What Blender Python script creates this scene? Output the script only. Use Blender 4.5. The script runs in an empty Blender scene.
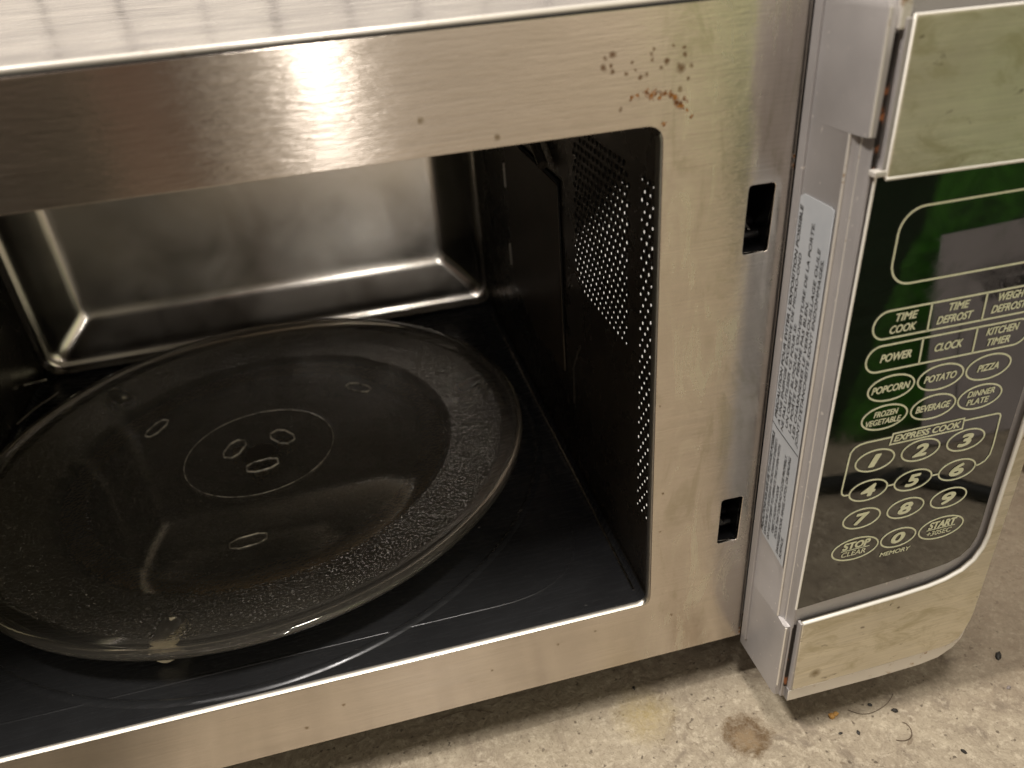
import bpy, bmesh, math, random
from mathutils import Matrix, Vector, noise
S = bpy.context.scene
COL = S.collection
R = math.radians
random.seed(4)
# ------------------------------------------------------------------ camera
cd = bpy.data.cameras.new("camera")
cam = bpy.data.objects.new("camera", cd); COL.objects.link(cam)
cam.matrix_world = Matrix(((0.969, 0.184, -0.1649, -0.1136), (-0.236, 0.4914, -0.8384, -0.2614),
                           (-0.0732, 0.8513, 0.5195, 0.3081), (0, 0, 0, 1)))
cd.sensor_width = 36; cd.lens = 775.2 * 36 / 1024
cd.clip_start = 0.01; cd.clip_end = 60
cd.dof.use_dof = True; cd.dof.focus_distance = 0.38; cd.dof.aperture_fstop = 9.0
S.camera = cam
# ------------------------------------------------------------------ world (dim warm surroundings, in bands shaped for the steel's reflections)
W = bpy.data.worlds.new("World"); S.world = W; W.use_nodes = True
wn = W.node_tree.nodes; wl = W.node_tree.links
bg = wn['Background']
tc = wn.new('ShaderNodeTexCoord'); sx = wn.new('ShaderNodeSeparateXYZ')
wl.new(tc.outputs['Generated'], sx.inputs[0])
ng = wn.new('ShaderNodeMath'); ng.operation = 'MULTIPLY'; ng.inputs[1].default_value = -1
wl.new(sx.outputs['Y'], ng.inputs[0])
at = wn.new('ShaderNodeMath'); at.operation = 'ARCTAN2'
wl.new(sx.outputs['X'], at.inputs[0]); wl.new(ng.outputs[0], at.inputs[1])   # azimuth, 0 = straight out of the oven front
mr = wn.new('ShaderNodeMapRange'); mr.inputs[1].default_value = -math.pi; mr.inputs[2].default_value = math.pi
wl.new(at.outputs[0], mr.inputs[0])
cr = wn.new('ShaderNodeValToRGB'); wl.new(mr.outputs[0], cr.inputs[0])
def az(d): return 0.5 + d / 360
el = cr.color_ramp.elements
stops = [(-180, (.30, .27, .25)), (-100, (.22, .18, .15)), (-60, (.10, .07, .05)), (-14, (.085, .055, .042)), (-9.2, (.10, .065, .05)), (-7.6, (.33, .28, .23)),
         (-5.0, (.40, .35, .29)), (-4.3, (.66, .58, .49)), (-3.4, (.36, .33, .25)), (-1.5, (.50, .45, .37)), (.6, (1.1, 1.0, .84)),
         (2.5, (.70, .61, .50)), (12, (.85, .73, .57)), (22, (1.1, .92, .68)), (27, (.85, .85, .45)), (29.5, (.80, .84, .42)), (31, (.55, .47, .43)),
         (40, (.48, .45, .27)), (52, (.36, .33, .22)), (90, (.36, .31, .27)), (180, (.30, .27, .25))]
el[0].position = az(stops[0][0]); el[0].color = (*stops[0][1], 1)
el[1].position = 1.0; el[1].color = (*stops[-1][1], 1)
for d, c in stops[1:-1]:
    e = el.new(az(d)); e.color = (*c, 1)
wl.new(cr.outputs[0], bg.inputs[0]); bg.inputs[1].default_value = 0.8
# ------------------------------------------------------------------ lamps
def area(name, loc, target, sx_, sy_, power, col):
    l = bpy.data.lights.new(name, 'AREA'); l.shape = 'RECTANGLE'; l.size = sx_; l.size_y = sy_
    l.energy = power; l.color = col
    o = bpy.data.objects.new(name, l); COL.objects.link(o); o.location = loc
    o.rotation_euler = (Vector(target) - Vector(loc)).to_track_quat('-Z', 'Y').to_euler()
    return o
area("ceiling_lamp", (-1.1, .0, 2.1), (.05, 0, 0), .14, .26, 48, (1, .925, .83))
area("overhead_lamp", (-.118, -.32, 2.2), (0, 0, 0), .16, .5, 27, (1, .925, .83))
area("streak_light", (-.118, -1.9, .74), (-.05, 0, .1), .03, 1.15, 4.5, (1, .93, .85))  # unseen tall strip, shaped to stretch the highlight streak on the steel
S.view_settings.view_transform = 'Standard'; S.view_settings.look = 'None'
S.view_settings.exposure = 0.0; S.view_settings.gamma = 1
S.render.engine = 'CYCLES'; S.cycles.max_bounces = 14; S.cycles.transmission_bounces = 12
S.cycles.caustics_refractive = False; S.cycles.caustics_reflective = False
S.cycles.sample_clamp_indirect = 4
# ------------------------------------------------------------------ material helpers
class NT:
    def __init__(s, name):
        s.m = bpy.data.materials.new(name); s.m.use_nodes = True
        s.t = s.m.node_tree; s.b = s.t.nodes['Principled BSDF']; s.co = None
    def new(s, k, **kw):
        n = s.t.nodes.new(k)
        for a, v in kw.items(): setattr(n, a, v)
        return n
    def link(s, a, b): s.t.links.new(a, b)
    def pos(s):
        if s.co is None: s.co = s.new('ShaderNodeNewGeometry').outputs['Position']
        return s.co
    def noise(s, scale, detail=4, rough=.55, stretch=(1, 1, 1), dist=0):
        mp = s.new('ShaderNodeMapping'); mp.inputs['Scale'].default_value = stretch
        s.link(s.pos(), mp.inputs[0])
        n = s.new('ShaderNodeTexNoise'); n.inputs['Scale'].default_value = scale
        n.inputs['Detail'].default_value = detail; n.inputs['Roughness'].default_value = rough
        n.inputs['Distortion'].default_value = dist
        s.link(mp.outputs[0], n.inputs['Vector']); return n.outputs['Fac']
    def rng(s, x, a, b, c=0, d=1):
        n = s.new('ShaderNodeMapRange'); s.link(x, n.inputs[0])
        for i, v in enumerate((a, b, c, d)): n.inputs[i + 1].default_value = v
        return n.outputs[0]
    def math(s, op, a, b=None):
        n = s.new('ShaderNodeMath', operation=op)
        for i, v in enumerate((a, b)):
            if v is None: continue
            if isinstance(v, (int, float)): n.inputs[i].default_value = v
            else: s.link(v, n.inputs[i])
        return n.outputs[0]
    def mix(s, f, a, b):
        n = s.new('ShaderNodeMix', data_type='RGBA')
        if isinstance(f, (int, float)): n.inputs[0].default_value = f
        else: s.link(f, n.inputs[0])
        for i, v in ((6, a), (7, b)):
            if isinstance(v, tuple): n.inputs[i].default_value = (*v, 1)
            else: s.link(v, n.inputs[i])
        return n.outputs[2]
    def dist(s, p):
        n = s.new('ShaderNodeVectorMath', operation='DISTANCE'); s.link(s.pos(), n.inputs[0]); n.inputs[1].default_value = p
        return n.outputs['Value']
    def bump(s, h, strength=.2, d=.001):
        n = s.new('ShaderNodeBump'); n.inputs['Strength'].default_value = strength; n.inputs['Distance'].default_value = d
        s.link(h, n.inputs['Height']); s.link(n.outputs[0], s.b.inputs['Normal'])
    def set(s, **kw):
        for k, v in kw.items():
            i = s.b.inputs[k.replace('_', ' ')]
            if hasattr(v, 'is_linked'): s.link(v, i)
            elif isinstance(v, tuple): i.default_value = (*v, 1) if len(v) == 3 and i.type == 'RGBA' else v
            else: i.default_value = v
        return s
    def tangent(s, v):
        c = s.new('ShaderNodeCombineXYZ')
        for i in range(3): c.inputs[i].default_value = v[i]
        s.link(c.outputs[0], s.b.inputs['Tangent'])

def simple(name, col, rough=.5, metal=0, **kw):
    n = NT(name); n.set(Base_Color=col, Roughness=rough, Metallic=metal, **kw); return n

# brushed stainless of the front frame, brushed sideways, smudged, with rust by the opening corner
def steel(name, base, r0, spots, rustline, grime=None, aniso=1.0, pits=0.0):
    n = NT(name)
    br = n.noise(18, 3, .6, (1, 1, 80)); br2 = n.noise(12, 4, .6, (1, 1, 26)); sm = n.noise(14, 5, .6, (1, 1, 1.6), .4)
    c = n.mix(n.rng(br, .3, .7), tuple(x * .90 for x in base), tuple(min(1, x * 1.06) for x in base))
    dash = n.noise(120, 3, .6, (1, 1, 6))
    c = n.mix(n.rng(sm, .46, .72, 0, .35), c, (.46, .41, .34)); c = n.mix(n.rng(dash, .40, .28, 0, .22), c, (.35, .31, .26))
    if grime:
        g = n.noise(34, 6, .7, (1, 1, 2.4), 1.0)
        c = n.mix(n.rng(g, .50, .66, 0, .75), c, grime)
        g2 = n.noise(90, 4, .65, (1, 1, 3), .6)
        c = n.mix(n.rng(g2, .66, .72, 0, .7), c, (.16, .11, .06))
    if not grime:
        wm = n.noise(70, 5, .7, (1, 1, .28), 1.2); side = n.new('ShaderNodeSeparateXYZ'); n.link(n.pos(), side.inputs[0])
        reg = n.rng(side.outputs[0], -.012, .01)
        wk = n.math('MULTIPLY', reg, n.rng(wm, .50, .68))
        c = n.mix(n.math('MULTIPLY', wk, .55), c, (.80, .76, .64)); c = n.mix(n.math('MULTIPLY', reg, n.rng(wm, .46, .34, 0, .5)), c, (.45, .42, .32))
    # specks: distances to given points, ragged by noise
    rag = n.noise(600, 3, .7); rag2 = n.math('MULTIPLY', n.math('SUBTRACT', rag, .5), .0026)
    for (p, r, col) in spots:
        d = n.math('ADD', n.dist(p), rag2)
        c = n.mix(n.rng(d, r * 1.15, r * .25, 0, .9), c, col)
    if rustline:
        m = None
        for (p, r) in rustline:
            d = n.math('ADD', n.dist(p), n.math('MULTIPLY', rag2, 2.2))
            v = n.rng(d, r, r * .3)
            m = v if m is None else n.math('MAXIMUM', m, v)
        c = n.mix(m, c, n.mix(n.rng(n.noise(500, 2), .4, .6), (.16, .06, .015), (.42, .18, .04)))
        n.set(Metallic=n.rng(m, 0, 1, 1, .2))
    else: n.set(Metallic=1.0)
    rr = n.math('ADD', n.rng(n.math('ADD', n.math('MULTIPLY', br2, .5), n.math('MULTIPLY', dash, .5)), .3, .7, r0 - .02, r0 + .03), n.rng(sm, .45, .75, 0, .03))
    if not grime: rr = n.math('ADD', rr, n.math('MULTIPLY', wk, .14))
    n.set(Base_Color=c, Roughness=rr, Anisotropic=aniso)
    n.tangent((0, 0, 1))
    h = n.math('ADD', n.math('MULTIPLY', br, .5), n.math('MULTIPLY', br2, .8))
    n.bump(n.math('ADD', h, n.math('MULTIPLY', dash, 1.1)), .14, .0006)
    return n.m

DK = (.17, .095, .045)
def fp(x, z): return (x, 0, z)
SPK = [(-.0188, .2651, 14), (-.022, .2612, 13), (-.0193, .2616, 8), (-.0187, .2597, 9), (-.0214, .2641, 9), (-.0042, .2653, 7), (-.005, .2638, 7), (-.0046, .2619, 8), (-.0108, .2594, 6),
       (-.0068, .2575, 9), (-.0089, .2568, 10), (-.0013, .2591, 8), (.0006, .261, 13), (.006, .2581, 18), (.0053, .2592, 10), (.007, .2648, 9), (.0072, .2625, 9), (.0028, .2656, 6), (.0097, .2585, 8), (.0087, .2546, 8),
       (-.016, .2472, 9), (-.0139, .2583, 8), (-.0117, .2619, 6)]
RSL = [(-.012, .2507, 9), (-.0095, .2511, 10), (-.0065, .2512, 15), (-.0047, .2502, 17), (-.0035, .251, 12), (-.0013, .2509, 12), (-.0015, .2494, 11), (.0004, .2503, 13), (.0024, .2501, 13), (.004, .2484, 16),
       (.0051, .2471, 19), (.0060, .2462, 20), (.0067, .2457, 14), (.0077, .2475, 11), (.009, .2438, 9), (.0103, .2413, 8), (-.0001, .2401, 9), (.0533, .222, 13), (.0533, .218, 13), (.0535, -.036, 16), (.0536, -.039, 14)]
M_frame = steel("brushed_steel", (.70, .64, .58), .19,
    [(fp(x, z), r * 1e-4, DK) for x, z, r in SPK] +
    [(fp(-.060, .2435), .0012, (.30, .24, .17)), (fp(-.085, .252), .0014, (.34, .28, .20)), (fp(.0048, .0715), .0008, DK), (fp(-.03, -.010), .0009, (.25, .2, .14)), (fp(-.05, -.013), .001, (.3, .24, .17)),
     (fp(-.085, -.02), .001, (.28, .22, .16)), (fp(.012, -.012), .0009, (.27, .2, .14)), (fp(.02, -.028), .0010, (.9, .85, .75)), (fp(.0058, .2513), .0011, (.32, .25, .17)),
     (fp(-.16, -.018), .0011, (.30, .22, .15)), (fp(-.18, -.028), .0014, (.30, .23, .16)), (fp(.004, .048), .0007, DK), (fp(.002, .121), .0006, DK)],
    [(fp(x, z), r * 1e-4) for x, z, r in RSL])
M_fascia = steel("tarnished_steel", (.84, .79, .67), .40, [((.104, -.04, .247), .0016, (.20, .14, .05)), ((.094, -.042, -.004), .0012, (.1, .05, .02)),
    ((.112, -.042, .004), .0010, (.1, .05, .02)), ((.072, -.042, -.030), .0035, (.30, .24, .15))], None, grime=(.56, .51, .36), aniso=.6)

def plastic():
    n = NT("silver_plastic")
    a = n.noise(30, 4, .6); b = n.noise(900, 2, .5)
    sp = n.noise(330, 2, .5)
    c = n.mix(n.rng(a, .35, .7), (.41, .393, .395), (.47, .45, .45))
    c = n.mix(n.rng(sp, .70, .76, 0, .7), c, (.75, .71, .66))
    n.set(Base_Color=c, Roughness=n.rng(a, .3, .7, .36, .5), Metallic=.25)
    n.bump(b, .12, .0003); return n.m
M_plastic = plastic()
n = NT("silver_edge"); a = n.noise(160, 4, .7)
n.set(Base_Color=n.mix(n.rng(a, .6, .72), (.80, .77, .72), (.40, .27, .15)), Roughness=.25, Metallic=.35); M_edge = n.m
M_trim = simple("bright_trim", (.90, .88, .82), .4, 0).m
n = simple("black_glass", (.004, .005, .004), .035, 0, IOR=2.05); a = n.noise(300, 3, .6); sc_ = n.noise(26, 5, .7, (1, 1, 1), 2)
n.set(Roughness=n.rng(sc_, .5, .75, .03, .16)); n.bump(n.noise(14, 2, .5), .03, .002); M_glass = n.m
n = NT("cream_print"); a = n.noise(420, 3, .6)
n.set(Base_Color=n.mix(n.rng(a, .3, .7), (.72, .75, .52), (.86, .88, .66)), Roughness=.5); M_print = n.m
M_black = simple("black_plastic", (.006, .006, .007), .35).m
M_void = simple("dark_gap", (.004, .004, .004), .8).m
n = simple("rusty_gap", (.01, .008, .006), .9); a = n.noise(120, 4, .7)
n.set(Base_Color=n.mix(n.rng(a, .55, .62), (.012, .008, .006), (.30, .11, .04))); M_rust = n.m
n = NT("paper_label"); a = n.noise(50, 4, .6)
n.set(Base_Color=n.mix(n.rng(a, .3, .7), (.47, .50, .54), (.56, .58, .61)), Roughness=.38); M_label = n.m
M_ink = simple("black_ink", (.03, .028, .028), .6).m
# cavity
n = NT("cavity_steel"); a = n.noise(18, 5, .6, (1, 1, 1), .5); b = n.noise(60, 3, .6, (10, 1, 1))
sp = n.noise(260, 2, .5)
c = n.mix(n.rng(a, .3, .7), (.68, .65, .61), (.80, .77, .73)); c = n.mix(n.rng(sp, .78, .80), c, (.03, .02, .015))
n.set(Base_Color=c, Metallic=1.0, Roughness=n.rng(a, .3, .7, .17, .27), Anisotropic=.5); n.tangent((0, 0, 1)); n.bump(a, .03, .003); M_back = n.m
n = NT("cavity_enamel"); a = n.noise(20, 5, .6, (1, 1, 1), .5); sp = n.noise(240, 2, .5); b = n.noise(40, 4, .6, (12, 1, 1))
c = n.mix(n.rng(a, .3, .7), (.055, .048, .040), (.085, .074, .060)); c = n.mix(n.rng(sp, .76, .79, 0, .8), c, (.005, .004, .003))
n.set(Base_Color=c, Metallic=.35, Roughness=n.rng(b, .3, .7, .20, .34)); n.bump(a, .08, .003); M_liner = n.m
n = NT("cavity_floor_enamel"); a = n.noise(9, 5, .65, (1, 1, 1), .8); b = n.noise(50, 4, .6, (1, 9, 1)); sp = n.noise(300, 2, .5)
c = n.mix(n.rng(a, .3, .7), (.038, .039, .043), (.068, .071, .078)); c = n.mix(n.rng(sp, .775, .80, 0, .5), c, (.3, .3, .3))
n.set(Base_Color=c, Metallic=.5, Roughness=n.rng(b, .3, .7, .18, .34)); n.bump(b, .05, .001); M_cfloor = n.m
n = NT("mica_sheet"); a = n.noise(22, 5, .6, (1, 1, 1), .7)
n.set(Base_Color=n.mix(n.rng(a, .3, .7), (.055, .042, .028), (.085, .066, .045)), Roughness=.42); M_mica = n.m
M_holeglow = NT("glowing_vent_dot").set(Base_Color=(.7, .68, .62), Emission_Color=(1, .93, .8), Emission_Strength=.9).m  # glow stands in for light coming through the vent holes
M_lip = simple("bright_metal_lip", (.50, .47, .42), .36, 1.0).m
# glass
n = NT("turntable_glass")
n.set(Base_Color=(.88, .83, .74), Roughness=.03, IOR=1.64, Transmission_Weight=.945); M_plate = n.m
n = NT("glass_edge_glints"); a = n.noise(120, 3, .6)
n.set(Base_Color=n.mix(n.rng(a, .4, .6), (.16, .145, .12), (.75, .69, .58)), Roughness=.25); M_glint = n.m  # patchy bright colour stands in for broken highlights on the moulded glass
n = NT("pebbled_glass")
vo = n.new('ShaderNodeTexVoronoi'); vo.inputs['Scale'].default_value = 520; n.link(n.pos(), vo.inputs['Vector'])
n.set(Base_Color=(.88, .82, .70), Roughness=.08, IOR=1.64, Transmission_Weight=.945)
n.bump(n.math('ADD', vo.outputs['Distance'], n.math('MULTIPLY', n.noise(500, 2), .6)), .42, .0011); M_pebble = n.m
n = NT("roller_plastic"); n.set(Base_Color=(.42, .27, .14), Roughness=.4); M_roller = n.m
M_wheel = simple("tan_wheel", (.90, .80, .58), .35).m
# top casing: dirty protective film, mottled
n = NT("mottled_top_sheet"); a = n.noise(55, 6, .7, (.35, 1, 1), .4); b = n.noise(170, 4, .7, (.4, 1, 1)); st = n.noise(7, 4, .6, (1, 1, 1))
c = n.mix(n.rng(a, .3, .7), (.28, .27, .285), (.72, .69, .66)); c = n.mix(n.rng(b, .68, .74, 0, .6), c, (.30, .24, .18))
n.set(Base_Color=c, Metallic=.6, Roughness=n.rng(b, .3, .7, .08, .30)); spk = n.noise(420, 3, .7, (.5, 1, 1)); n.bump(n.math('ADD', n.math('ADD', a, n.math('MULTIPLY', spk, .5)), n.math('MULTIPLY', b, .7)), .34, .0014); M_top = n.m
# concrete
n = NT("concrete")
a = n.noise(6, 6, .62, (1, 1, 1), .4); b = n.noise(42, 6, .72, (1, 1, 1), .8); c_ = n.noise(260, 4, .7); d_ = n.noise(120, 3, .6, (1, 1, 1), 1.5)
c = n.mix(n.rng(a, .3, .7), (.22, .18, .135), (.33, .275, .205))
c = n.mix(n.rng(b, .38, .66), c, (.40, .345, .26)); c = n.mix(n.rng(b, .46, .30, 0, .7), c, (.17, .14, .11))
c = n.mix(n.rng(c_, .50, .66, 0, .60), c, (.56, .495, .385)); c = n.mix(n.rng(d_, .36, .28, 0, .8), c, (.17, .13, .09))
c = n.mix(n.rng(n.noise(420, 4, .7, (1, 1, 1), 1), .50, .36, 0, .55), c, (.20, .165, .12)); c = n.mix(n.rng(n.noise(330, 2, .5), .33, .27, 0, .85), c, (.09, .07, .05))
rg = n.math('MULTIPLY', n.math('SUBTRACT', n.noise(150, 5, .75), .5), .016)
gr = n.rng(n.noise(380, 4, .7, (1, 1, 1), .5), .38, .62, 1.0, .5)
def stain_tone(p, r, soft, col, amt):
    global c
    dd = n.math('ADD', n.dist(p), rg); c = n.mix(n.math('MULTIPLY', n.rng(dd, r, r - soft, 0, amt), gr), c, col)
FZ = -.075
stain_tone((.0415, -.036, FZ), .0145, .004, (.115, .07, .03), 1.0)
stain_tone((.0425, -.0340, FZ), .0100, .003, (.10, .06, .03), .45); stain_tone((.0400, -.0375, FZ), .0075, .004, (.34, .25, .15), .5)
stain_tone((-.006, -.010, FZ), .020, .016, (.34, .26, .09), .6)
stain_tone((.21, -.02, FZ), .07, .06, (.22, .17, .12), .6)  # wide soft patches, concrete darker and browner towards the right
stain_tone((.30, .06, FZ), .16, .10, (.26, .20, .145), .7)
stain_tone((-.06, .0, FZ), .05, .05, (.24, .20, .14), .5)
n.set(Base_Color=c, Roughness=n.rng(b, .3, .7, .75, .5)); n.bump(n.math('ADD', b, n.math('ADD', n.math('MULTIPLY', c_, .4), d_)), .5, .0016); M_conc = n.m
# ------------------------------------------------------------------ geometry helpers
I4 = Matrix.Identity(4)
def lnk(name, me, mats, parent=None, M=None, smooth=None):
    if M is not None: me.transform(M)
    o = bpy.data.objects.new(name, me); COL.objects.link(o)
    if not isinstance(mats, (list, tuple)): mats = [mats]
    idx = [p.material_index for p in me.polygons]
    me.materials.clear()
    for m in mats: me.materials.append(m)
    if len(mats) > 1: me.polygons.foreach_set('material_index', idx)
    if smooth is not None:
        for p in me.polygons: p.use_smooth = True
        if smooth < 180: me.set_sharp_from_angle(angle=R(smooth))
    if parent: o.parent = parent
    return o
def from_curve(cu):
    t = bpy.data.objects.new("tmp", cu); COL.objects.link(t)
    dg = bpy.context.evaluated_depsgraph_get()
    me = bpy.data.meshes.new_from_object(t.evaluated_get(dg)); bpy.data.objects.remove(t)
    return me
def rpoly(pts, rad, seg=6):
    """round the corners of a polygon; rad a number or a list"""
    out = []; N = len(pts)
    for i, p in enumerate(pts):
        r = rad[i] if isinstance(rad, (list, tuple)) else rad
        p = Vector(p); a = Vector(pts[i - 1]) - p; b = Vector(pts[(i + 1) % N]) - p
        if r <= 0: out.append(tuple(p)); continue
        la, lb = a.length, b.length; a /= la; b /= lb
        ang = a.angle(b); t = min(r / math.tan(ang / 2), la * .49, lb * .49)
        p0 = p + a * t; p1 = p + b * t
        for k in range(seg + 1):
            s = k / seg; out.append(tuple((1 - s) ** 2 * p0 + 2 * s * (1 - s) * p + s * s * p1))
    return out
def poly2d(outer, holes=(), thick=.001, bevel=0, bres=2):
    cu = bpy.data.curves.new("c", 'CURVE'); cu.dimensions = '2D'; cu.fill_mode = 'BOTH'
    for pts in [outer, *holes]:
        sp = cu.splines.new('POLY'); sp.points.add(len(pts) - 1)
        for q, p in zip(sp.points, pts): q.co = (p[0], p[1], 0, 1)
        sp.use_cyclic_u = True
    cu.extrude = max(thick / 2 - bevel, 0); cu.bevel_depth = bevel; cu.bevel_resolution = bres; cu.offset = -bevel
    return from_curve(cu)
def front(y):   # local (x, y, z) -> world (x, y_world = y - z, z = y)
    return Matrix(((1, 0, 0, 0), (0, 0, -1, y), (0, 1, 0, 0), (0, 0, 0, 1)))
def tube(paths, r, cyc=False, res=3):
    cu = bpy.data.curves.new("c", 'CURVE'); cu.dimensions = '3D'; cu.bevel_depth = r; cu.bevel_resolution = res
    for pts in paths:
        sp = cu.splines.new('POLY'); sp.points.add(len(pts) - 1)
        for q, p in zip(sp.points, pts): q.co = (*p, 1)
        sp.use_cyclic_u = cyc
    cu.use_fill_caps = True
    return from_curve(cu)
def box_bm(bm, lo, hi):
    v = [bm.verts.new((x, y, z)) for x in (lo[0], hi[0]) for y in (lo[1], hi[1]) for z in (lo[2], hi[2])]
    for f in ((0, 1, 3, 2), (4, 6, 7, 5), (0, 4, 5, 1), (2, 3, 7, 6), (0, 2, 6, 4), (1, 5, 7, 3)): bm.faces.new([v[i] for i in f])
def box(lo, hi, bev=0, seg=2):
    bm = bmesh.new(); box_bm(bm, lo, hi)
    if bev: bmesh.ops.bevel(bm, geom=bm.edges[:], offset=bev, segments=seg, affect='EDGES', profile=.5)
    me = bpy.data.meshes.new("m"); bmesh.ops.recalc_face_normals(bm, faces=bm.faces); bm.to_mesh(me); bm.free(); return me
def lathe(prof, seg=160, closed=True, c=(0, 0, 0)):
    bm = bmesh.new(); rings = []
    for (r, z) in prof:
        if r < 1e-6: rings.append([bm.verts.new((c[0], c[1], c[2] + z))] * seg)
        else: rings.append([bm.verts.new((c[0] + r * math.cos(2 * math.pi * k / seg), c[1] + r * math.sin(2 * math.pi * k / seg), c[2] + z)) for k in range(seg)])
    prs = list(zip(rings, rings[1:])) + ([(rings[-1], rings[0])] if closed else [])
    for a, b in prs:
        for k in range(seg):
            vs = []
            for v in (a[k], a[(k + 1) % seg], b[(k + 1) % seg], b[k]):
                if v not in vs: vs.append(v)
            if len(vs) > 2: bm.faces.new(vs)
    me = bpy.data.meshes.new("m"); bmesh.ops.recalc_face_normals(bm, faces=bm.faces); bm.to_mesh(me); bm.free(); return me
def loft(loops, cyc=True, cap=False):
    bm = bmesh.new(); L = [[bm.verts.new(p) for p in l] for l in loops]; N = len(L[0])
    for a, b in zip(L, L[1:]):
        for k in range(N if cyc else N - 1):
            bm.faces.new((a[k], a[(k + 1) % N], b[(k + 1) % N], b[k]))
    if cap: bm.faces.new(L[-1])
    me = bpy.data.meshes.new("m"); bmesh.ops.recalc_face_normals(bm, faces=bm.faces); bm.to_mesh(me); bm.free(); return me
def join(meshes, slots=None):
    bm = bmesh.new()
    for i, me in enumerate(meshes):
        n0 = len(bm.faces); bm.from_mesh(me); bm.faces.ensure_lookup_table()
        if slots:
            for f in bm.faces[n0:]: f.material_index = slots[i]
    me = bpy.data.meshes.new("m"); bm.to_mesh(me); bm.free(); return me
def text(body, w=None, cap=.003, cx=0, cy=0, bold=0, shear=.17, left=None, th=.00008, sp=1.0):
    """text mesh; cap = capital height; w = total width (optional); centred on cx,cy or starting at left"""
    cu = bpy.data.curves.new("t", 'FONT'); cu.body = body; cu.size = 1; cu.shear = shear; cu.extrude = 0
    cu.space_character = sp; cu.resolution_u = 4
    me = from_curve(cu)
    xs = [v.co.x for v in me.vertices]; x0, x1 = min(xs), max(xs)
    sy = cap * .93 / .70; sxx = sy if w is None else w / (x1 - x0)
    ox = (cx - sxx * (x0 + x1) / 2) if left is None else left - sxx * x0
    wt = bold * (1.0 if th < .00005 else 1.15) + (.020 if th > .00005 else .009)
    for v in me.vertices: v.co = (v.co.x * sxx + ox, (v.co.y - .35) * sy + cy, 0)
    reps = []
    for k, (ax, ay) in enumerate(((0, 0), (1, 0), (-1, 0), (0, .8), (0, -.8), (.7, .6), (-.7, -.6), (.7, -.6), (-.7, .6))):
        c = me.copy()
        for v in c.vertices: v.co += Vector((ax * wt * sy, ay * wt * sy, k * 4e-6))
        reps.append(c)
    return join(reps)
def ellipse(cx, cy, w, h, N=48): return [(cx + w / 2 * math.cos(2 * math.pi * k / N), cy + h / 2 * math.sin(2 * math.pi * k / N)) for k in range(N)]
def ring2d(outer_fn, lw, th=.0001):  # outer_fn(d) gives outline shrunk by d
    return poly2d(outer_fn(0), [outer_fn(lw)], th)
def thing(name, label, cat, loc=(0, 0, 0), group=None):
    o = bpy.data.objects.new(name, None); COL.objects.link(o); o.location = loc
    o.empty_display_size = .02
    o['label'] = label; o['category'] = cat
    if group: o['group'] = group
    return o
def tag(o, label, cat, group=None):
    o['label'] = label; o['category'] = cat
    if group: o['group'] = group
    return o
# ------------------------------------------------------------------ setting
def grid(x0, x1, y0, y1, nx, ny, f):
    bm = bmesh.new(); V = [[bm.verts.new(f(x0 + (x1 - x0) * i / nx, y0 + (y1 - y0) * j / ny)) for j in range(ny + 1)] for i in range(nx + 1)]
    for i in range(nx):
        for j in range(ny): bm.faces.new((V[i][j], V[i + 1][j], V[i + 1][j + 1], V[i][j + 1]))
    me = bpy.data.meshes.new("m"); bm.to_mesh(me); bm.free(); return me
o = lnk("floor", grid(-3, 3, -2.4, 1.25, 8, 8, lambda x, y: (x, y, FZ)), M_conc); o['kind'] = 'structure'
n = NT("pale_boards"); a = n.noise(12, 4, .6, (1, 1, .2))
n.set(Base_Color=n.mix(n.rng(a, .3, .7), (.66, .63, .62), (.78, .75, .72)), Roughness=.6); M_wall = n.m
bm = bmesh.new(); xx = -2.6; k = 0
while xx < 2.2:
    wd = (.098, .108, .101, .112)[k % 4]
    box_bm(bm, (xx, 1.20, FZ), (xx + wd, 1.212, 1.9)); xx += wd + (.016, .010, .013, .007)[k % 4]; k += 1
me = bpy.data.meshes.new("m"); bm.to_mesh(me); bm.free()
wall_me = join([me, box((-2.7, 1.214, FZ), (2.4, 1.23, 1.9))], [0, 1])
o = lnk("wall", wall_me, [M_wall, simple("wall_gap", (.30, .28, .27), .8).m]); o['kind'] = 'structure'
# ------------------------------------------------------------------ the oven
OV = thing("microwave_oven", "stainless steel microwave oven standing on concrete with its door open and glass plate inside", "microwave oven", (-.12, .2, FZ))
def part(name, me, mats, parent=OV, M=None, smooth=None):
    o = lnk(name, me, mats, None, M, smooth); p = parent
    o.parent = p
    o.matrix_parent_inverse = Matrix.Translation(-OV.location) if p is OV else I4
    return o
XR, T, B, H = .0542, .2805, -.0416, .24
XL = -.3885; D = .3953
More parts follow.
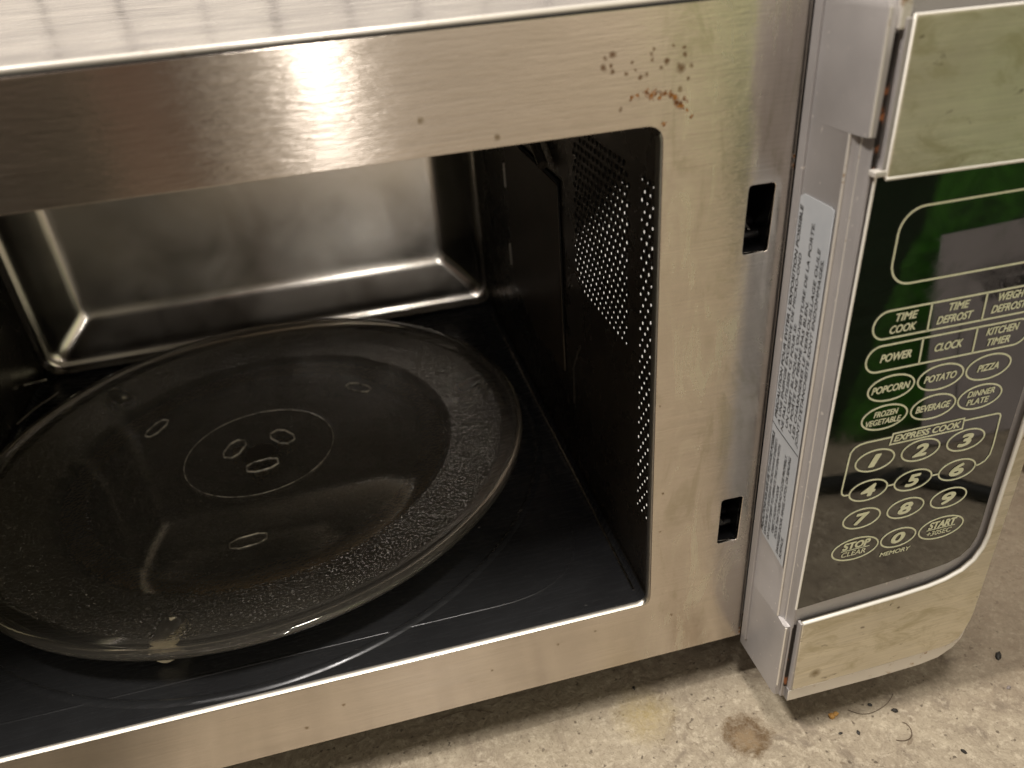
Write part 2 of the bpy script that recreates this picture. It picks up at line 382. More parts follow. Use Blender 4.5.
# front frame with opening and two latch slots
opening = rpoly([(XL, 0), (0, 0), (0, H), (XL, H)], .0065)
def slot(z0, z1, s=.0010): return rpoly([(.0350, z0), (.0458, z0), (.0464 + .0002, z1), (.0356, z1)], .0016, 4)
face = poly2d(rpoly([(XL - .03, B), (XR - .0006, B), (XR - .0006, T - .0022), (XL - .03, T - .0022)], .001), [opening, slot(.1851, .2129), slot(.0311, .0589)], .0024, .0003)
part("front_frame", face, M_frame, M=front(.0012), smooth=30)
part("opening_lip", loft([[(x, y, z) for x, z in rpoly([(XL + d, d), (0 - d, d), (0 - d, H - d), (XL + d, H - d)], .0050)[3:17]] for y, d in ((.0005, .0000), (-.0004, .0004), (-.0005, .0010), (.0006, .0016), (.0022, .0017))], cyc=False), M_lip, smooth=60)
for z0, z1 in ((.1851, .2129), (.0311, .0589)):
    zc = (z0 + z1) / 2
    part("latch_slot", join([loft([[(x, y, z) for x, z in slot(z0, z1)] for y in (.0024, .03)], cap=True),
        tube([[(.034, .010, z0 + .004), (.047, .010, z0 + .0045)]], .0022), tube([[(.0375, .014, z0 + .016), (.041, .013, z0 + .010), (.045, .014, z0 + .008)]], .0018),
        tube([[(.0365, .008, zc + .004), (.0375, .006, zc - .002), (.0405, .006, zc - .006)]], .0007)]), M_black, smooth=40)
# top casing sheet with front bead
def mtop(x, y): return (x, y, T + .0006 * noise.noise(Vector((x * 14, y * 14, 0))) * min(1, max(0, (y - .01) * 60)))
part("top_cover", grid(XL - .03, XR + .10, .0035, .43, 120, 100, mtop), M_top, smooth=180)
part("top_edge_bead", tube([[(XL - .03, .0028, T - .0008), (XR - .0006, .0028, T - .0008)]], .0013), M_edge, smooth=180)
part("top_edge_gap", box((XL - .03, .0006, T - .0032), (XR - .0006, .0040, T - .0018)), M_void)
part("side_casing", join([box((XR + .098, .012, B), (XR + .100, .43, T - .001)), box((XL - .032, .012, B), (XL - .0305, .43, T - .001)), box((XL - .03, .43, B), (XR + .098, .432, T - .001)), box((XL - .03, .014, B - .001), (XR + .098, .43, B + .001))]), M_plastic)
for fx, fy in ((-.02, .06), (.10, .08), (-.36, .06), (.10, .38), (-.36, .38)):
    part("foot", lathe([(0, 0), (.013, 0), (.015, .003), (.012, B - FZ - .002), (0, B - FZ - .002)], 24, False, (fx, fy, FZ + .0005)), M_black, smooth=40)
# cavity
def rr(x0, x1, z0, z1, r, y, seg=8):
    pts = []
    for cx_, cz_, a0 in ((x1 - r, z0 + r, -90), (x1 - r, z1 - r, 0), (x0 + r, z1 - r, 90), (x0 + r, z0 + r, 180)):
        for k in range(seg + 1):
            a = R(a0 + 90 * k / seg); pts.append((cx_ + r * math.cos(a), y, cz_ + r * math.sin(a)))
    return pts
CW = (XL + .0015, -.0006, -.0022, .256)
part("cavity_walls", loft([rr(*CW, .006, y) for y in (.0026, .02, .1, .2, .3, D - .002)]), M_liner, smooth=180)
# floor sheet (separate look: blue-black enamel)
part("cavity_floor", loft([[(CW[0] + .001 + a, y, -.0022 + b) for a, b in ((0, .006), (.001, .0030), (.003, .0014), (.006, .0006))] +
     [(CW[1] - .001 - a, y, -.0022 + b) for a, b in ((.006, .0006), (.003, .0014), (.001, .0030), (0, .006))] for y in (.0024, .1, .2, .3, D - .002)], cyc=False), M_cfloor, smooth=180)
flz = -.0016
part("seam_highlight", tube([[(CW[1] - .0035, y, -.0006) for y in (.012, .1, .2, .30, .36)]], .0009), M_back, smooth=180)  # bright tube added to draw the highlight along the wall-floor fillet
part("wall_streak_tube", tube([[(XL + .006, .372, .004), (XL + .012, .355, .012), (XL + .004, .335, .020)]], .0016), M_back, smooth=180)  # bent tubes stand for crumpled metal and its shiny streaks
part("wall_streak_tube", tube([[(XL + .004, .30, .006), (XL + .010, .325, .004), (XL + .020, .35, .001)]], .0014), M_back, smooth=180)
rect = rpoly([(-.368, .024), (-.020, .024), (-.020, .375), (-.368, .375)], .055, 14)
part("floor_ridge", join([tube([[(x, y, flz - .0007) for x, y in rect]], .0010, True)]), M_cfloor, smooth=180)
PC = (-.2005, .1965)
part("floor_track", lathe([(.1905, flz), (.1895, flz + .0006), (.188, flz + .0009), (.1865, flz + .0006), (.1855, flz)], 160, False, (*PC, 0)), M_cfloor, smooth=180)
part("floor_track", lathe([(.100, flz), (.098, flz + .0006), (.096, flz + .0009), (.094, flz + .0006), (.092, flz)], 160, False, (*PC, 0)), M_cfloor, smooth=180)
# stamped back panel: flange ring and recessed centre
x0, x1, z0, z1 = XL + .002, .0015, .0005, .255
prof = [(0.0, D - .010, .014), (.0, D - .003, .014), (.0012, D - .0007, .014), (.0035, D, .013), (.0065, D + .001, .012), (.009, D + .004, .011), (.014, D + .009, .010),
        (.030, D + .0195, .009), (.0335, D + .0218, .009), (.037, D + .0228, .009), (.042, D + .0232, .008)]
part("back_panel", loft([rr(x0 + i, x1 - i, z0 + i, z1 - i, r, y) for i, y, r in prof], cap=True), M_back, smooth=50)
part("back_flange", loft([rr(XL - .004, .004, -.004, .258, .004, D - .0005), rr(x0 + .0, x1 - .0, z0, z1, .014, D - .0035)]), M_liner)
# right wall fittings: waveguide cover, slits, vents
def wallM(x):  # local (a, b) = (y, z) on plane x, facing -x
    return Matrix(((0, 0, -1, x), (1, 0, 0, 0), (0, 1, 0, 0), (0, 0, 0, 1)))
XW = -.0010
part("waveguide_cover", poly2d(rpoly([(.135, .064), (.206, .058), (.262, .072), (.262, .181), (.135, .181)], .002), (), .0008, .0001), M_mica, M=wallM(XW - .0006))
part("cover_seam", join([poly2d([(.1345, .1815), (.228, .1815), (.228, .1835), (.1345, .1835)], (), .0006), poly2d([(.1335, .09), (.1345, .09), (.1345, .183), (.1335, .183)], (), .0006)]), M_void, M=wallM(XW - .0005))
part("upper_bracket", tube([[(XW - .004, .150, .188), (XW - .004, .165, .196), (XW - .003, .172, .215), (XW - .003, .172, .25)]], .003), M_liner, smooth=180)
for za, zb in ((.142, .159), (.083, .100)):
    part("cover_tab", box((XW - .0016, .2680, za), (XW - .0002, .2688, zb)), M_lip)
part("wall_rib", tube([[(XW, .12, .05), (XW, .118, .078), (XW, .104, .098)]], .0006), M_liner, smooth=180)
def holes(cols, z_even, z_odd, z_lo, z_hi, keep=lambda y, z: True):
    out = []; P = .0081
    for i, y in enumerate(cols):
        z0_ = z_odd if i % 2 else z_even
        for k in range(-20, 6):
            z = z0_ + k * P
            if z_lo <= z <= z_hi and keep(y, z): out.append((y, z))
    return out
def hole_mesh(pts):
    bm = bmesh.new()
    def disc(r, x, cy, cz, mi, sz=1, N=14):
        vs = [bm.verts.new((x, cy + r * math.cos(2 * math.pi * k / N), cz + r * sz * math.sin(2 * math.pi * k / N))) for k in range(N)]
        f = bm.faces.new(vs); f.material_index = mi
    for (y, z) in pts:
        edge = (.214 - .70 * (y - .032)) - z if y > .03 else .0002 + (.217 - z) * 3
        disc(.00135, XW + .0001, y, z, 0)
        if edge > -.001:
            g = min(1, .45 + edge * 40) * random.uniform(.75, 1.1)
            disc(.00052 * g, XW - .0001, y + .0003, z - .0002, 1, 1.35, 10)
    me = bpy.data.meshes.new("m"); bmesh.ops.recalc_face_normals(bm, faces=bm.faces); bm.to_mesh(me); bm.free(); return me
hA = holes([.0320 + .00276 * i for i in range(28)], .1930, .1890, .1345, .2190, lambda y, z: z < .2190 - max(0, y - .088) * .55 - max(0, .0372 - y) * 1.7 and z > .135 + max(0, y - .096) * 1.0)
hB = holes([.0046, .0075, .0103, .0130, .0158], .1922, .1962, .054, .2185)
part("vent_grille", hole_mesh(hA), [M_void, M_holeglow]); part("vent_grille", hole_mesh(hB), [M_void, M_holeglow])
part("drive_coupler", join([lathe([(0, .0075), (.0095, .0075), (.0105, .006), (.0105, 0), (0, 0)], 24, False, (*PC, flz + .0005))] +
     [box((PC[0] + .017 * math.cos(a) - .004, PC[1] + .017 * math.sin(a) - .004, flz), (PC[0] + .017 * math.cos(a) + .004, PC[1] + .017 * math.sin(a) + .004, .0055), .001) for a in (R(150), R(30), R(270))]), M_roller)
# the open door, swung out to the left of the picture
DM = Matrix.Translation((XL - .030, -.004, 0)) @ Matrix.Rotation(R(-74), 4, 'Z')   # local x runs along the door, local +y is its inner side
DR = part("door", poly2d(rpoly([(0, B), (.462, B), (.462, T), (0, T)], .004), [rpoly([(.06, .01), (.40, .01), (.40, .23), (.06, .23)], .008)], .034, .002), M_frame, M=DM @ front(-.018), smooth=30)
def dpart(name, me, mat):
    o = lnk(name, me, mat, None, DM, 35); o.parent = DR; return o
dpart("inner_cover", box((.012, -.002, -.030), (.450, .003, .270), .002), M_black)
dpart("door_window", box((.055, -.024, .006), (.405, -.020, .234)), M_glass)
dpart("handle", tube([[(.435, -.036, .01), (.435, -.062, .02), (.435, -.062, .22), (.435, -.036, .23)]], .008), M_trim)
# ------------------------------------------------------------------ control panel (part of the oven)
sh = [(-.0385, -.0440), ]
def sideshell():
    """panel housing cross-sections at different heights: (x,y) outline, left lip further out at top and bottom"""
    def sec(z, yl, chamf):
        if chamf: l = [(XR, .0), (XR, -.0105), (XR + .0003, -.0285), (XR + .0006, -.0293), (XR + .0022, -.0310), (XR + .0025, -.0345), (.0574, -.0384)]
        else: l = [(XR, .0), (XR, -.0105), (XR, yl + .0018), (XR + .0005, yl + .0004), (XR + .0018, yl), (XR + .0032, yl), (.0575, yl + .0001)]
        return [(x, y, z) for x, y in l]
    zs = [(-.0470, -.0362, 0), (-.030, -.0364, 0), (.0030, -.0365, 0), (.0036, -.0365, 0), (.0042, 0, 1), (.1, 0, 1), (.2362, 0, 1), (.2367, -.0385, 0), (.26, -.0390, 0), (.2745, -.0392, 0), (.2775, -.0375, 0), (.2790, -.034, 0)]
    return loft([sec(*q) for q in zs], cyc=False)
CP = part("control_panel", sideshell(), M_plastic, smooth=35)
def sub(name, me, mats, M=None, smooth=None, parent=None):
    o = lnk(name, me, mats, None, M, smooth); o.parent = parent or CP; o.matrix_parent_inverse = Matrix.Translation(-OV.location).inverted() @ Matrix.Translation(-OV.location); return o
outer = [(.0570, -.0475)] + [(.112, -.0490), (.136, -.0480)] + rpoly([(.140, -.0478), (.157, -.0445), (.1603, -.022)], [0, .012, 0], 8)[1:-1] + [(.1603, -.018), (.1603, .2792), (.0570, .2792)]
sub("panel_housing", poly2d(outer, (), .036, .0012), M_plastic, front(-.0200), 35)
sub("side_rib", box((XR - .0012, -.0062, -.0385), (XR + .0004, -.0018, .2775), .0003), M_plastic)
sub("bottom_flange", box((XR + .0003, -.034, -.0475), (.15, .0, -.0465)), M_plastic)
glass = [(.0565, .0187), (.084, .0205), (.110, .0220), (.1266, .0230), (.1363, .0245), (.1425, .0270), (.1468, .0315), (.1488, .0380), (.1490, .0486), (.1484, .07), (.1484, .2215), (.0592, .2237)]
sub("glass_panel", poly2d(glass, (), .0012, .0001), M_glass, front(-.0390))
for yy, za, zb in ((-.0291, .0045, .2362), (-.0388, .2372, .2755), (-.0364, -.0390, .0030)):
    sub("housing_edge_highlight", tube([[(XR + (.0004 if yy > -.03 else .0008), yy, za), (XR + (.0004 if yy > -.03 else .0008), yy, zb)]], .00055), M_edge, smooth=180)  # bright tubes added to draw the highlight along the housing edge
sub("housing_edge_highlight", tube([[(XR + .0024, -.0328, .0045), (XR + .0024, -.0328, .2360)]], .0003), M_edge, smooth=180)
sub("glass_edge", tube([[(.0590, -.0395, .2236), (.0563, -.0395, .0190)]], .00055), M_trim, smooth=180)
# steel fascia wrapping the glass on three sides
inner = [(.0600, .0098), (.084, .0108), (.112, .0122), (.127, .0137), (.1355, .0155), (.1440, .0192), (.1494, .0244), (.1525, .0318), (.1534, .0390), (.1530, .06), (.1528, .104), (.1530, .2205), (.0620, .2233)]
fas_out = [(.0620, .2728), (.100, .2722), (.1600, .2715), (.1600, -.014), (.1596, -.020), (.1580, -.0272), (.1555, -.0337), (.1505, -.0363), (.1460, -.0372), (.110, -.0384), (.0605, -.0391)]
sub("steel_fascia", poly2d(fas_out + inner, (), .0022, .0005), M_fascia, front(-.0405), 35)
sub("bright_trim", tube([[(x, -.0412, z - .0002) for x, z in inner[:-1]]], .00095), M_trim, smooth=180)  # trim bead kept white to draw the light its bevelled edge catches
sub("bright_trim", tube([[(.0616, -.0412, .2232), (.1530, -.0412, .2215)]], .0007), M_trim, smooth=180)
sub("bright_trim", tube([[(.0618, -.0410, .2236), (.0622, -.0410, .2728), (.1600, -.0410, .2716)]], .0006), M_trim, smooth=180)
sub("bright_trim", box((.0590, -.0405, -.0480), (.062, -.0378, -.0395)), M_plastic)
sub("lower_lip", poly2d([(.0590, -.0480), (.112, -.0490), (.136, -.0482), (.147, -.0462), (.1545, -.0410), (.1582, -.0350), (.1592, -.0290), (.1580, -.0290), (.1557, -.0349), (.1505, -.0374), (.110, -.0394), (.0590, -.0401)], (), .004, .0004), M_edge, front(-.0388), 35)
for lo, hi in (((.0576, -.0386, .2255), (.0592, -.0378, .268)), ((.0575, -.0386, -.0385), (.0588, -.0378, .0060))): sub("panel_gap", box(lo, hi), M_rust)
for lo, hi in (((.0597, -.0412, .2262), (.0618, -.0382, .2722)), ((.0592, -.0412, -.0390), (.0606, -.0382, .0092))): sub("fascia_return", box(lo, hi, .0003), M_plastic)
for lo, hi in (((.0570, -.0415, .2240), (.0622, -.0380, .2262)), ((.0575, -.0405, .2690), (.0612, -.0380, .2785))): sub("housing_corner", box(lo, hi, .0005), M_edge)
# ---- print on the glass: outlines and words, all at y = -.040
PY = -.0398
LW = .00075
def outline(pts_fn): return ring2d(pts_fn, LW)
def rrect(x0, x1, z0, z1, r, d=0, seg=8):
    r = max(r - d, .0002); pts = rr(x0 + d, x1 - d, z0 + d, z1 - d, r, 0, seg); return [(p[0], p[2]) for p in pts]
def bar(ax, az_, bx, bz, w=LW):
    d = Vector((bx - ax, bz - az_)).normalized(); n_ = Vector((-d.y, d.x)) * w / 2
    return poly2d([(ax + n_.x, az_ + n_.y), (bx + n_.x, bz + n_.y), (bx - n_.x, bz - n_.y), (ax - n_.x, az_ - n_.y)], (), .0001)
def prn(name, meshes): return sub(name, join(meshes), M_print, front(PY))
prn("display_outline", [outline(lambda d: rrect(.0716, .1405, .1811, .2112, .0095, d))])
prn("button_frame", [outline(lambda d: rrect(.0687, .1420, .1590, .1716, .0063, d)), bar(.0929, .1712, .0934, .1594), bar(.1169, .1712, .1174, .1594)])
prn("button_frame", [outline(lambda d: rrect(.0684, .1420, .1444, .1568, .0062, d)), bar(.0925, .1564, .0930, .1448), bar(.1166, .1564, .1171, .1448)])
for words, cx_, cz_, ws in (((("TIME", "COOK")), .0825, .1653, (.0092, .0110)), (("TIME", "DEFROST"), .1050, .1655, (.0088, .0155)), (("WEIGHT", "DEFROST"), .1290, .1657, (.0135, .0155)),
                            (("KITCHEN", "TIMER"), .1285, .1508, (.0145, .0105))):
    prn("button", [text(words[0], ws[0], .0035, cx_ + .0003, cz_ + .0026, .01), text(words[1], ws[1], .0035, cx_ - .0003, cz_ - .0024, .01)])
prn("button", [text("POWER", .0134, .0037, .0818, .1507, .012)]); prn("button", [text("CLOCK", .0122, .0037, .1050, .1508, .012)])
def oval(cx_, cz_, w, h, extra): prn("button", [ring2d(lambda d: ellipse(cx_, cz_, w - 2 * d, h - 2 * d), LW)] + extra)
for s, cx_, cz_, w in (("POPCORN", .0826, .1360, .0168), ("POTATO", .1049, .1363, .0145), ("PIZZA", .1270, .1364, .0098), ("BEVERAGE", .1049, .1220, .0158)):
    oval(cx_, cz_, .0214, .0124, [text(s, w, .0034, cx_, cz_, .012)])
oval(.0824, .1220, .0214, .0124, [text("FROZEN", .0108, .0029, .0828, .1240, .01), text("VEGETABLE", .0160, .0029, .0822, .1201, .01)])
oval(.1269, .1221, .0214, .0124, [text("DINNER", .0128, .0030, .1271, .1242, .01), text("PLATE", .0105, .0030, .1265, .1201, .01)])
# express cook frame
prn("express_cook_label", [poly2d([(.0875, .1065), (.1229, .1065), (.1225, .1126), (.0882, .1126)], [[(.0883, .1072), (.1222, .1072), (.1218, .1119), (.0889, .1119)]], .0001),
    text("EXPRESS COOK", .0312, .0033, .1052, .1096, .022)])
fr = [bar(.0762, .1107, .0880, .1107), bar(.1226, .1110, .1385, .1110)]
def arc(pts): return [bar(*pts[i], *pts[i + 1]) for i in range(len(pts) - 1)]
fr += arc([(.0762, .1107), (.0735, .1103), (.0712, .1092), (.0697, .1070), (.0695, .1045), (.0688, .0872), (.0692, .0852), (.0705, .0840), (.0728, .0838)])
fr += arc([(.1385, .1110), (.1400, .1105), (.1407, .1092), (.1415, .0935), (.1412, .0885), (.1395, .0855), (.1370, .0842), (.1350, .0840)]) + [bar(.0915, .0840, .0945, .0840), bar(.1133, .0840, .1163, .0840)]
prn("express_cook_frame", fr)
for s, cx_, cz_ in (("1", .0822, .1001), ("2", .1040, .1002), ("3", .1260, .1002), ("4", .0821, .0840), ("5", .1039, .0840), ("6", .1258, .0841), ("7", .0817, .0682), ("8", .1036, .0682), ("9", .1255, .0682)):
    oval(cx_, cz_, .0190, .0117, [text(s, .0046 if s == "1" else .0062, .0064, cx_, cz_, .035)])
oval(.1036, .0506, .0186, .0117, [text("0", .0062, .0062, .1036, .0506, .035)])
oval(.0816, .0502, .0240, .0136, [text("STOP", .0135, .0042, .0820, .0527, .03), bar(.0745, .0500, .0890, .0500, .0004), text("CLEAR", .0122, .0030, .0812, .0478, .0)])
oval(.1260, .0504, .0240, .0136, [text("START", .0142, .0042, .1264, .0528, .03), bar(.1185, .0502, .1335, .0502, .0004), text("+30SEC", .0130, .0030, .1256, .0479, .0)])
prn("memory_caption", [text("MEMORY", .0158, .0026, .1037, .0420, .01)])
# ---- caution label on the panel's side, reading upwards
def sideM(x): return Matrix(((0, 0, -1, x), (0, 1, 0, 0), (1, 0, 0, 0), (0, 0, 0, 1)))
lab = poly2d([(.0410, -.0086), (.0360, -.0282), (.2092, -.0278), (.2098, -.0255), (.2098, -.0085), (.2075, -.0050), (.050, -.0068)], (), .0002)
ink = []
fr_lines = [("PRECAUTION POUR EVITER L'EXPOSITION POSSIBLE", .1085, .2055, 1), ("A UNE ENERGIE EXCESSIVE DE MICRO-OND", .1065, .1870, 0), ("NE PAS UTILISER CE FOUR SI:", .1050, .1575, 0),
            ("UN OBJET BLOQUE L'OUVERTURE DE LA PORTE.", .1085, .2010, 0), ("LA PORTE NE FERME PAS BLEN.", .1075, .1700, 0), ("LES CHARNIERES LE VERROUILLAGE OULE", .1065, .1930, 0), ("JOINT D'ETANCHEITE SONT ENDOMMAGES.", .1040, .1895, 0)]
en_lines = [("PRECAUTIONS FOR SAFE USE TO AVOID POSSIBLE", .0430, .1010, 1), ("EXPOSURE TO EXCESSIVE MICROWAVE ENERGY.", .0420, .0990, 0), ("DO NOT ATTEMPT TO OPERATE THIS OVEN WITH:", .0415, .0975, 0),
            ("OBJECT CAUGHT IN DOOR", .0480, .0760, 0), ("DOOR THAT DOES NOT CLOSE PROPERLY.", .0470, .0955, 0), ("DAMAGED DOOR, HINGE, LATCH, OR SEALING", .0400, .0965, 0), ("SURFACE.", .0395, .0520, 0)]
LY = [-.0080, -.0108, -.0137, -.0167, -.0195, -.0224, -.0252]
for lines in (fr_lines, en_lines):
    for i, (s, a_, b_, bd) in enumerate(lines):
        ink.append(text(s, b_ - a_, .0021 if bd else .0019, (a_ + b_) / 2, LY[i], .022 if bd else .006, .18, th=.00003))
ink.append(bar(.1055, -.0062, .1040, -.0100, .0004)); ink.append(bar(.1040, -.0100, .1005, -.0277, .0004))
inkm = join(ink)
for v in inkm.vertices: v.co.z += .0002
sub("caution_label", join([lab, inkm], [0, 1]), [M_label, M_ink], sideM(XR - .0003))
# ------------------------------------------------------------------ roller ring and glass plate
RG = thing("roller_ring", "brown plastic ring with small wheels under the glass plate in the oven", "roller ring", (*PC, flz))
def gpart(name, me, mats, parent, smooth=180):
    o = lnk(name, me, mats, None, None, smooth); o.parent = parent; return o
gpart("ring", lathe([(.110, .0045), (.114, .0065), (.120, .0065), (.124, .0045), (.124, .0035), (.110, .0035)], 120), M_roller, RG, 40)
for a in (255, 135, 12):
    ca, sa = math.cos(R(a)), math.sin(R(a))
    w = lathe([(0, -.010), (.0056, -.010), (.0068, -.0085), (.0068, .0085), (.0056, .010), (0, .010)], 28, False)
    w.transform(Matrix.Translation((ca * .156, sa * .156, .0076)) @ Matrix.Rotation(R(a), 4, 'Z') @ Matrix.Rotation(R(90), 4, 'Y'))
    gpart("wheel", w, M_wheel, RG, 40)
    if False: gpart("spoke", tube([[(ca * .118, sa * .118, .0055), (ca * .163, sa * .163, .0068)]], .0018), M_roller, RG)
GP = thing("turntable_plate", "round clear glass turntable plate with raised rim inside the open oven", "glass plate", (*PC, 0))
r_ = .1788
prof = [(.0, .0100), (.0470, .0100), (.0485, .0100), (.0492, .0102), (.0499, .0100), (.0515, .0100), (.098, .0098), (.118, .0098), (.130, .0104), (.150, .0128), (.164, .0165), (.1700, .0186), (.1718, .0196), (.1732, .0202), (.1748, .0205), (.1765, .0204), (.1778, .0199), (.1786, .0190), (.1788, .0180), (.1784, .0170), (.1774, .0163), (.1758, .0160), (.1735, .0154), (.166, .0128), (.152, .0091)]
prof_low = [(.152, .0091), (.131, .0068), (.118, .0060), (.100, .0060), (.050, .0060), (.0, .0060)]
gl = lathe(prof + prof_low[1:], 220, False)
for p in gl.polygons:
    p.material_index = 0
cen = [sum((gl.vertices[i].co for i in p.vertices), Vector()) / len(p.vertices) for p in gl.polygons]
for p, cc in zip(gl.polygons, cen):
    rad = math.hypot(cc.x, cc.y)
    if p.normal.z < 0 and rad < .160: p.material_index = 1
    if p.normal.z > 0 and .135 < rad < .165: p.material_index = 1
gpart("glass_dish", gl, [M_plate, M_pebble], GP, 50)
def lug(a, r, w, h, rot, z=.0104, rr_=.0011):
    cx_, cy_ = r * math.cos(R(a)), r * math.sin(R(a)); pts = []
    for x, y in rpoly([(-w, -h * .5), (-w * .5, -h), (w * .5, -h), (w, -h * .5), (w, h * .5), (w * .5, h), (-w * .5, h), (-w, h * .5)], .0012, 3):
        pts.append((cx_ + x * math.cos(R(rot)) - y * math.sin(R(rot)), cy_ + x * math.sin(R(rot)) + y * math.cos(R(rot)), z))
    return tube([pts], rr_, True)
for a in (157, 37, 277):
    gpart("centre_lug", lug(a, .0185, .0100, .0058, a - 90, .0104, .0006), M_glint, GP)
for a in (144, 40, 268):
    gpart("base_lug", lug(a, .092, .0105, .0045, a - 90 + 8, .0103, .0005), M_glint, GP)
gpart("centre_ring", tube([[(.0492 * math.cos(k * math.pi / 60), .0492 * math.sin(k * math.pi / 60), .0101) for k in range(120)]], .00025, True), M_glint, GP)
n = NT("dark_brown_backdrop"); a = n.noise(8, 4, .6, (1, 1, .1)); n.set(Base_Color=n.mix(n.rng(a, .3, .7), (.095, .060, .045), (.14, .092, .070)), Roughness=.5)
CB = thing("backdrop", "dark brown cabinet added unseen behind the camera, mirrored brown in the left of the steel frame", "backdrop", (-.75, -.80, FZ))  # added dark box, out of view, to darken the steel's left reflection
def cb(name, lo, hi, b=.002):
    o = lnk(name, box(lo, hi, b), n.m); o.parent = CB; o.matrix_parent_inverse = Matrix.Translation((.75, .80, -FZ)); return o
cb("carcass", (-1.25, -.98, FZ), (-.248, -.625, 1.05)); cb("door", (-1.24, -.624, FZ + .05), (-.755, -.606, 1.03)); cb("door", (-.748, -.624, FZ + .05), (-.258, -.606, 1.03))
# ------------------------------------------------------------------ things in front of the oven (seen mirrored in the black glass)
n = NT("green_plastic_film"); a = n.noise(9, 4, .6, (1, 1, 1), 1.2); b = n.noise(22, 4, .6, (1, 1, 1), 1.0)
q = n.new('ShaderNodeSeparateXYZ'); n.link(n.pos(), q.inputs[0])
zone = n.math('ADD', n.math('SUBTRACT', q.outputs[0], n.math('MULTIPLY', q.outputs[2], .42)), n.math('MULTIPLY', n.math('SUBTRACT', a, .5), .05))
lit_mask = n.math('MULTIPLY', n.rng(zone, .258, .262), n.rng(b, .62, .40, .25, 1))  # dark green zone paints the bag's shaded part into its colour
n.set(Base_Color=n.mix(lit_mask, (.008, .028, .007), (.07, .27, .025)), Roughness=.3); n.bump(a, .5, .012); M_green = n.m
def bag():
    bm = bmesh.new(); NX, NZ = 40, 26; x0b, x1b, z0b, z1b = .222, .64, FZ + .001, .19
    F = []; Bk = []
    for i in range(NX + 1):
        F.append([]); Bk.append([])
        for j in range(NZ + 1):
            u, v = i / NX, j / NZ; x = x0b + (x1b - x0b) * u; z = z0b + (z1b - z0b) * v
            bul = (math.sin(math.pi * min(1, max(0, u))) ** .35) * (math.sin(math.pi * (.06 + .9 * v)) ** .4)
            ww = noise.noise(Vector((x * 9, z * 9, 1))) * .010
            F[-1].append(bm.verts.new((x, -.258 + .026 * bul + ww * bul - .28 * (z - FZ), z + .015 * v * noise.noise(Vector((x * 7, 0, 3))))))
            Bk[-1].append(bm.verts.new((x, -.272 - .12 * bul - .28 * (z - FZ), z)))
    for G in (F, Bk):
        for i in range(NX):
            for j in range(NZ): bm.faces.new((G[i][j], G[i + 1][j], G[i + 1][j + 1], G[i][j + 1]))
    for i in range(NX):
        bm.faces.new((F[i][0], F[i + 1][0], Bk[i + 1][0], Bk[i][0])); bm.faces.new((F[i][NZ], F[i + 1][NZ], Bk[i + 1][NZ], Bk[i][NZ]))
    for j in range(NZ):
        bm.faces.new((F[0][j], F[0][j + 1], Bk[0][j + 1], Bk[0][j])); bm.faces.new((F[NX][j], F[NX][j + 1], Bk[NX][j + 1], Bk[NX][j]))
    bmesh.ops.recalc_face_normals(bm, faces=bm.faces)
    me = bpy.data.meshes.new("m"); bm.to_mesh(me); bm.free(); return me
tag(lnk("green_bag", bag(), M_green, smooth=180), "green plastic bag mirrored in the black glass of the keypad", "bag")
SH = thing("paper_sheet", "grey printed sheet leaning on the green bag, mirrored in the keypad glass", "paper sheet", (.35, -.228, FZ))
LN = math.sqrt(1 + .28 ** 2)
def back(d): return Matrix(((-1, 0, 0, 0), (0, -.28 / LN, 1 / LN, -.2255 + d), (0, 1 / LN, .28 / LN, FZ), (0, 0, 0, 1)))   # leaning plane that faces the oven
n = NT("grey_paper"); a = n.noise(14, 4, .6); n.set(Base_Color=n.mix(n.rng(a, .3, .7), (.62, .57, .58), (.74, .69, .70)), Roughness=.55); M_paper = n.m
o = lnk("sheet", poly2d([(-.303, .165), (-.286, .006), (-.30, .002), (-.33, .001), (-.52, .001), (-.53, .172)], (), .0006), M_paper, None, back(-.0005)); o.parent = SH; o.matrix_parent_inverse = Matrix.Translation((-.35, .228, -FZ))
ln = arc([(-.3165, .030), (-.3175, .0803), (-.3192, .0916), (-.3225, .1271), (-.3245, .132), (-.3290, .1348), (-.3393, .1358), (-.3694, .1391), (-.50, .150)])
tx = [text("BIODEGRADABLE", .070, .0052, -.3635, .1312, .02), text("FOR INDUSTRY", .066, .0075, -.3702, .1218, .02), text("USE ONLY THE", .060, .0045, -.366, .1135, .01)]
o = lnk("printing", join(ln + tx), M_ink, None, back(.0004)); o.parent = SH; o.matrix_parent_inverse = Matrix.Translation((-.35, .228, -FZ))
hp = [(.12, -.215), (.17, -.208), (.205, -.204), (.250, -.198), (.272, -.180), (.29, -.160), (.33, -.148), (.40, -.150), (.50, -.165)]
tag(lnk("black_cable", tube([[(x, y, FZ + .0065) for x, y in hp]], .006), simple("black_rubber", (.012, .012, .013), .4).m, smooth=180), "thick black cable on the concrete, mirrored below the green bag in the keypad", "cable")
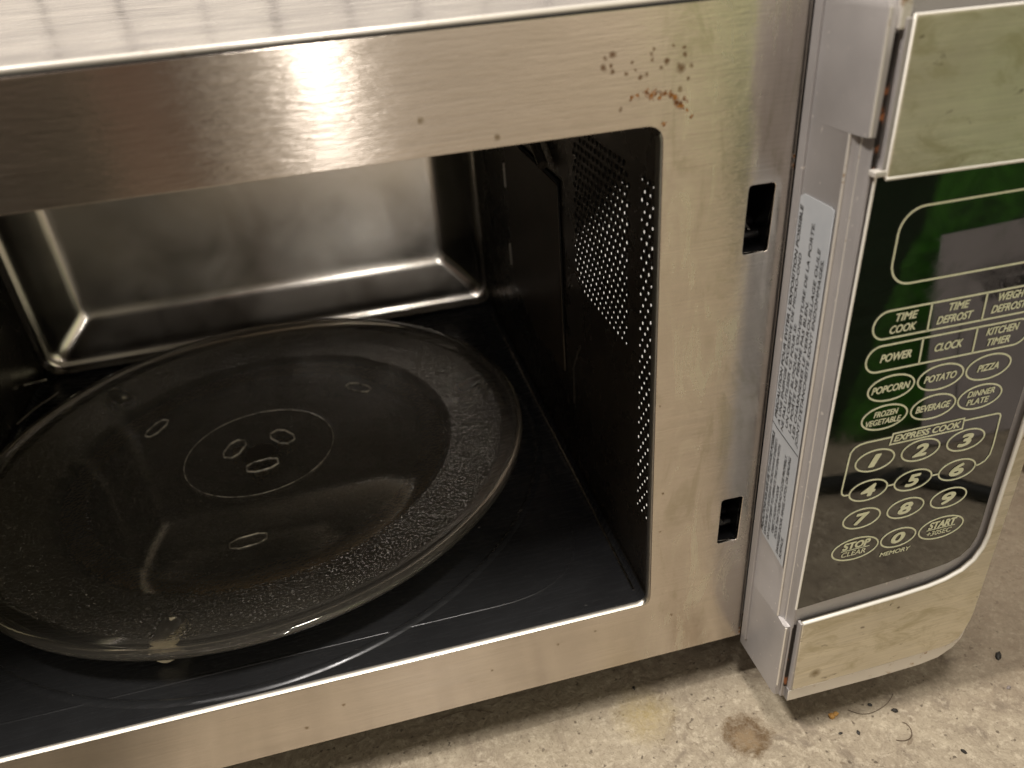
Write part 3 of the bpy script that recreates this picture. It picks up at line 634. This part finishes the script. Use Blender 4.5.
# grey rounded object at the right edge of the frame
n = NT("grey_rubber"); a = n.noise(60, 4, .6); n.set(Base_Color=n.mix(n.rng(a, .3, .7), (.22, .21, .20), (.32, .30, .29)), Roughness=.5); M_gr = n.m
KN = thing("castor", "grey round castor wheel on the concrete at the right edge behind the panel", "castor", (.352, .100, FZ))
w = lathe([(0, -.009), (.014, -.009), (.017, -.007), (.018, 0), (.017, .007), (.014, .009), (0, .009)], 40, False); w.transform(Matrix.Translation((0, 0, .0182)) @ Matrix.Rotation(R(90), 4, 'X') @ Matrix.Rotation(R(0), 4, 'Z'))
gpart("wheel", w, M_gr, KN, 40)
gpart("fork", join([box((-.010, -.012, .018), (.014, -.0095, .050), .001), box((-.010, .0095, .018), (.014, .012, .050), .001), box((-.012, -.013, .050), (.03, .013, .056), .001)]), M_gr, KN, 40)
# ------------------------------------------------------------------ crumbs on the floor
def lump(r, sx_, sy_, sz_, seed, sub_=2):
    bm = bmesh.new(); bmesh.ops.create_icosphere(bm, subdivisions=sub_, radius=r)
    for v in bm.verts:
        v.co *= 1 + .45 * noise.noise(v.co * (1.6 / r) + Vector((seed, 0, 0)))
        v.co = Vector((v.co.x * sx_, v.co.y * sy_, v.co.z * sz_))
    me = bpy.data.meshes.new("m"); bm.to_mesh(me); bm.free(); return me
M_crumb = NT("orange_crumb"); a = M_crumb.noise(500, 3); M_crumb.set(Base_Color=M_crumb.mix(M_crumb.rng(a, .3, .7), (.40, .20, .05), (.62, .38, .12)), Roughness=.7); M_crumb = M_crumb.m
M_chip = simple("black_grit", (.02, .018, .016), .6).m
o = tag(lnk("food_crumb", join([lump(.0016, 1.2, 1, .8, 3), (lambda m: (m.transform(Matrix.Translation((.0026, .0006, 0))), m)[1])(lump(.0013, 1.3, .9, .8, 8))]), M_crumb, smooth=60), "small orange crumb on the concrete below the bottom steel strip", "crumb")
o.location = (.0895, -.0395, FZ + .0008)
chips = [((.0883, -.0495), .0009, "dark sliver just below the orange crumb on the concrete"), ((.0972, -.0518), .0011, "black grit grain lying to the lower right of the orange crumb"),
         ((.1232, -.0458), .0015, "squarish black grit grain midway between crumb and bottom edge of the panel's corner"), ((.2000, -.0320), .0023, "largest black lump on bare concrete at the far right"),
         ((.1410, -.0760), .0013, "long black grit grain nearest the bottom edge at right"), ((.1900, -.0510), .0012, "grey flake on the concrete below the largest black lump"),
         ((-.0050, .0080), .0010, "black grain on the concrete just under the front frame"), ((.1130, -.0390), .0011, "dark grain right of the orange crumb beneath the control panel")]
for i, ((x, y), r, lb) in enumerate(chips):
    o = lnk("grit_grain", lump(r, 1.2, .75, .6, 10 + i), M_chip if i != 5 else simple("grey_flake", (.22, .19, .18), .6).m, smooth=40)
    tag(o, lb, "grit grain", "grit grains on the concrete"); o.location = (x, y, FZ + r * .35); o.rotation_euler = (0, 0, i * 1.3)
M_hair = simple("dark_fibre", (.10, .07, .045), .6).m
fib = [([(.113, -.061), (.117, -.0625), (.1215, -.0615), (.1240, -.0580), (.1240, -.0545), (.1225, -.0530)], "curled brown fibre on the concrete under the panel corner"),
       ([(.100, -.0385), (.105, -.0425), (.112, -.0435), (.122, -.041), (.130, -.036)], "long thin pale fibre curving beneath the control panel"),
       ([(-.118, .020), (-.105, .0215), (-.095, .0200), (-.085, .0150)], "thin brown fibre on the concrete below the front frame")]
for pts, lb in fib:
    sm = []
    P = [Vector((*p, 0)) for p in pts]; P = [P[0]] + P + [P[-1]]
    for i in range(1, len(P) - 2):
        for k in range(6):
            t = k / 6; a_, b_, c_2, d_2 = P[i - 1:i + 3]
            sm.append(.5 * ((2 * b_) + (-a_ + c_2) * t + (2 * a_ - 5 * b_ + 4 * c_2 - d_2) * t * t + (-a_ + 3 * b_ - 3 * c_2 + d_2) * t ** 3))
    tag(lnk("fibre", tube([[(p.x, p.y, FZ + .0004) for p in sm]], .00022 if 'curled' in lb else .00014), M_hair, smooth=180), lb, "fibre", "fibres on the concrete")
bpy.context.view_layer.update()
